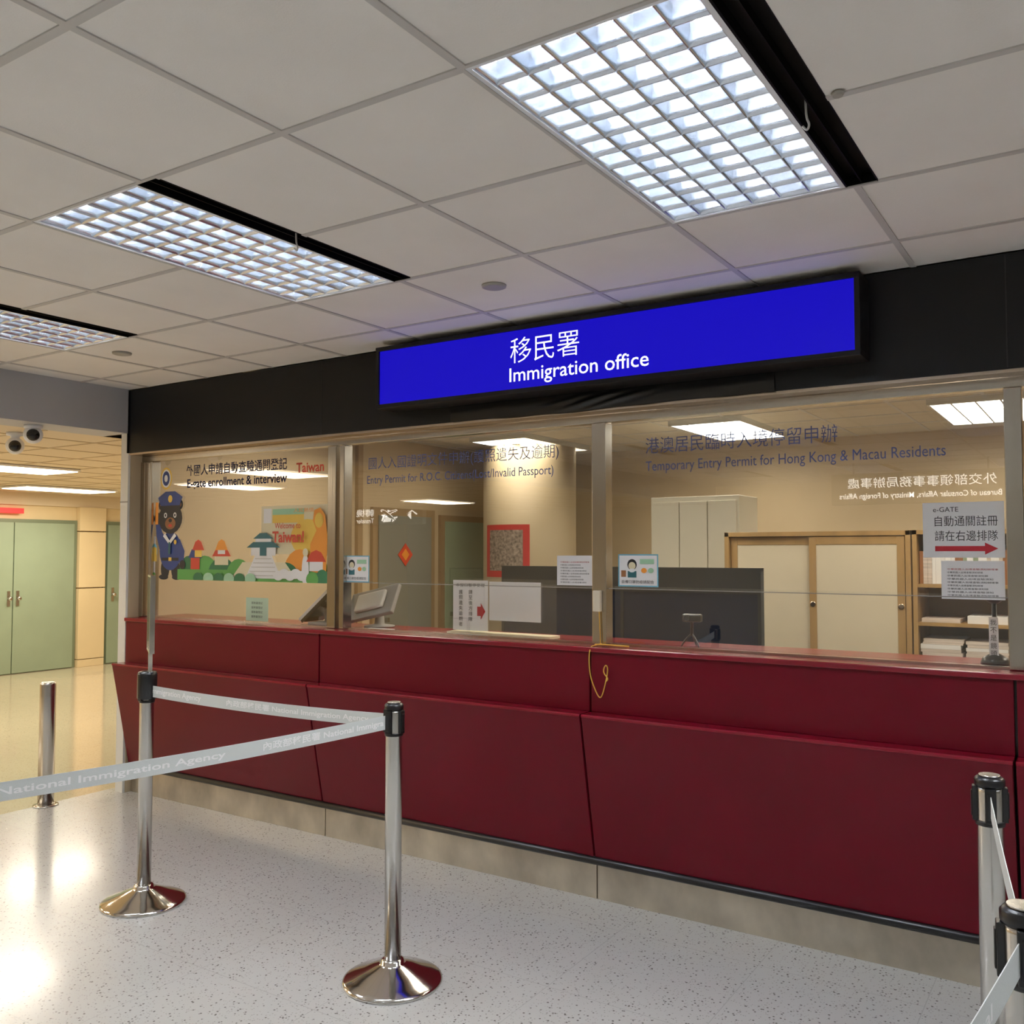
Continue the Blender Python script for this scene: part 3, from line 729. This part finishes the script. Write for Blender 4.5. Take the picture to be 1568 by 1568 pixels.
# ---------------------------------------------------------------- bollard + stanchions
r=empty('steel_bollard',(-5.74,3.36,0))
lathe_obj('post',[(0.048,0.0),(0.048,0.765),(0.046,0.775),(0.040,0.78)],(-5.74,3.36,0),M_steel,r)
lathe_obj('collar',[(0.075,0.0005),(0.075,0.006),(0.05,0.010)],(-5.74,3.36,0),M_steel,r)

def stanchion(x,y,rot=0):
    r=empty('queue_stanchion',(x,y,0))
    prof=[(0.186,0.0),(0.188,0.004),(0.186,0.012),(0.178,0.016),(0.15,0.026),(0.11,0.042),(0.075,0.058),(0.052,0.066),(0.044,0.070),(0.043,0.082),(0.034,0.086)]
    lathe_obj('base',prof,(x,y,0),M_chrome,r,72)
    lathe_obj('post',[(0.0315,0.08),(0.0315,1.0),(0.0315,1.012)],(x,y,0),M_steel,r,48)
    lathe_obj('collar',[(0.034,0.915),(0.035,0.918),(0.035,0.924),(0.034,0.927)],(x,y,0),M_blackp,r,48)
    lathe_obj('cap',[(0.034,1.012),(0.036,1.016),(0.036,1.030),(0.031,1.036),(0.016,1.040)],(x,y,0),M_blackp,r,48)
    lathe_obj('cap_disc',[(0.026,1.0385),(0.025,1.042)],(x,y,0),M_steel,r,40)
    for k in range(4):
        a=rot+k*math.pi/2;T=Matrix.Translation((x,y,0))@Matrix.Rotation(a,4,'Z')
        bm=bmesh.new();addbox(bm,0.028,0.041,-0.013,0.013,0.925,1.012,0,T);addbox(bm,0.04,0.044,-0.008,0.008,0.935,1.0,0,T)
        finish('belt_clip',bm,M_blackp,r,bevel=0.002)
    return r
def belt(parent,p0,p1,txts,sag=0.012,h=0.052,zc=0.968,side=-1,zend=None):
    """ribbon from p0 to p1 with printed text on one face"""
    a=Vector((*p0,0));b=Vector((*p1,0));d=(b-a).normalized();L=(b-a).length
    a=a+d*0.042;L-=0.084
    nrm=Vector((d.y,-d.x,0))*(1 if side<0 else -1)
    ze=zc if zend is None else zend
    Z=lambda u:zc+(ze-zc)*u-4*sag*u*(1-u)
    bm=bmesh.new();n=40;t=0.0008;R=[]
    for i in range(n+1):
        u=i/n;p=a+d*(L*u);z=Z(u)
        R.append([bm.verts.new((p+nrm*s*t)+Vector((0,0,z+q*h/2))) for s,q in ((1,-1),(1,1),(-1,1),(-1,-1))])
    for i in range(n):
        for k in range(4): bm.faces.new((R[i][k],R[i][(k+1)%4],R[i+1][(k+1)%4],R[i+1][k]))
    bmesh.ops.recalc_face_normals(bm,faces=bm.faces)
    finish('belt',bm,M_belt,parent)
    for body,u0,u1 in txts:
        def fn(u,w,u0=u0,u1=u1):
            uu=u0+(u1-u0)*u;p=a+d*(L*uu)+nrm*0.0016
            return (p.x,p.y,Z(uu)+(w-0.5)*h*0.62)
        text('belt_print',body,0,1,0,1,0,M_belttxt,parent,bold=0.012,fn=fn)
PS={'a':(-3.78,2.69),'b':(-2.31,2.72),'c':(-0.28,2.67),'d':(-0.135,1.72),'e':(-2.64,0.93),'f':(-0.25,0.70)}
A=stanchion(*PS['a'],0.02);B=stanchion(*PS['b'],0.1);C=stanchion(*PS['c'],0.15);D=stanchion(*PS['d'],0.15);E=stanchion(*PS['e'],0.1);F_=stanchion(*PS['f'])
belt(A,PS['a'],PS['b'],[('mmigration Agency',0.0,0.24),('內政部移民署 National Immigration Agency',0.36,0.94)])
belt(B,PS['e'],PS['b'],[('內政部移民署 National Immigration Agency',0.02,0.62),('內政部移民署 National Immigra',0.70,0.995)],sag=0.015)
belt(C,PS['d'],PS['c'],[('內政部移民署 National Immigration Agency',0.1,0.7)],side=-1,sag=0.01)
belt(D,PS['f'],PS['d'],[('內政部移民署 National',0.1,0.8)],side=-1,sag=0.01)
# black cassette on the first post
lathe_obj('cassette',[(0.036,0.93),(0.044,0.936),(0.044,1.045),(0.040,1.055),(0.020,1.06)],(*PS['a'],0),M_blackp,A,40)
# acrylic sign holder standing on the first post, edge-on to the queue
d=Vector((PS['a'][0],PS['a'][1],0)).normalized();ang=math.atan2(d.y,d.x)
T=Matrix.Translation((PS['a'][0]+0.02,PS['a'][1],0))@Matrix.Rotation(ang+0.05,4,'Z')
bm=bmesh.new()
addbox(bm,-0.105,0.105,-0.0002,0.0002,1.16,1.496,0,T)
for q in ((-0.115,-0.105,1.15,1.505),(0.105,0.115,1.15,1.505)): addbox(bm,q[0],q[1],-0.011,0.011,q[2],q[3],1,T)
addbox(bm,-0.105,0.105,-0.011,0.011,1.15,1.16,1,T);addbox(bm,-0.105,0.105,-0.011,0.011,1.496,1.505,1,T)
addbox(bm,-0.012,0.012,-0.009,0.009,1.055,1.15,1,T)
finish('sign_holder',bm,[M_glass,M_chrome],A)

# ---------------------------------------------------------------- world, camera, colour
w=bpy.data.worlds.new('world');SC.world=w;w.use_nodes=True
w.node_tree.nodes['Background'].inputs[0].default_value=(1,0.97,0.92,1);w.node_tree.nodes['Background'].inputs[1].default_value=0.15
cd=bpy.data.cameras.new('camera');cam=bpy.data.objects.new('camera',cd);COL.objects.link(cam)
cd.sensor_width=36;cd.lens=36*1411/1568
cam.location=(0,0,H);cam.rotation_euler=(math.radians(90)+math.atan(62/1411),0,math.atan(920/1411.))
SC.camera=cam
SC.view_settings.view_transform='Standard';SC.view_settings.look='None';SC.view_settings.exposure=0.33;SC.view_settings.gamma=1.06
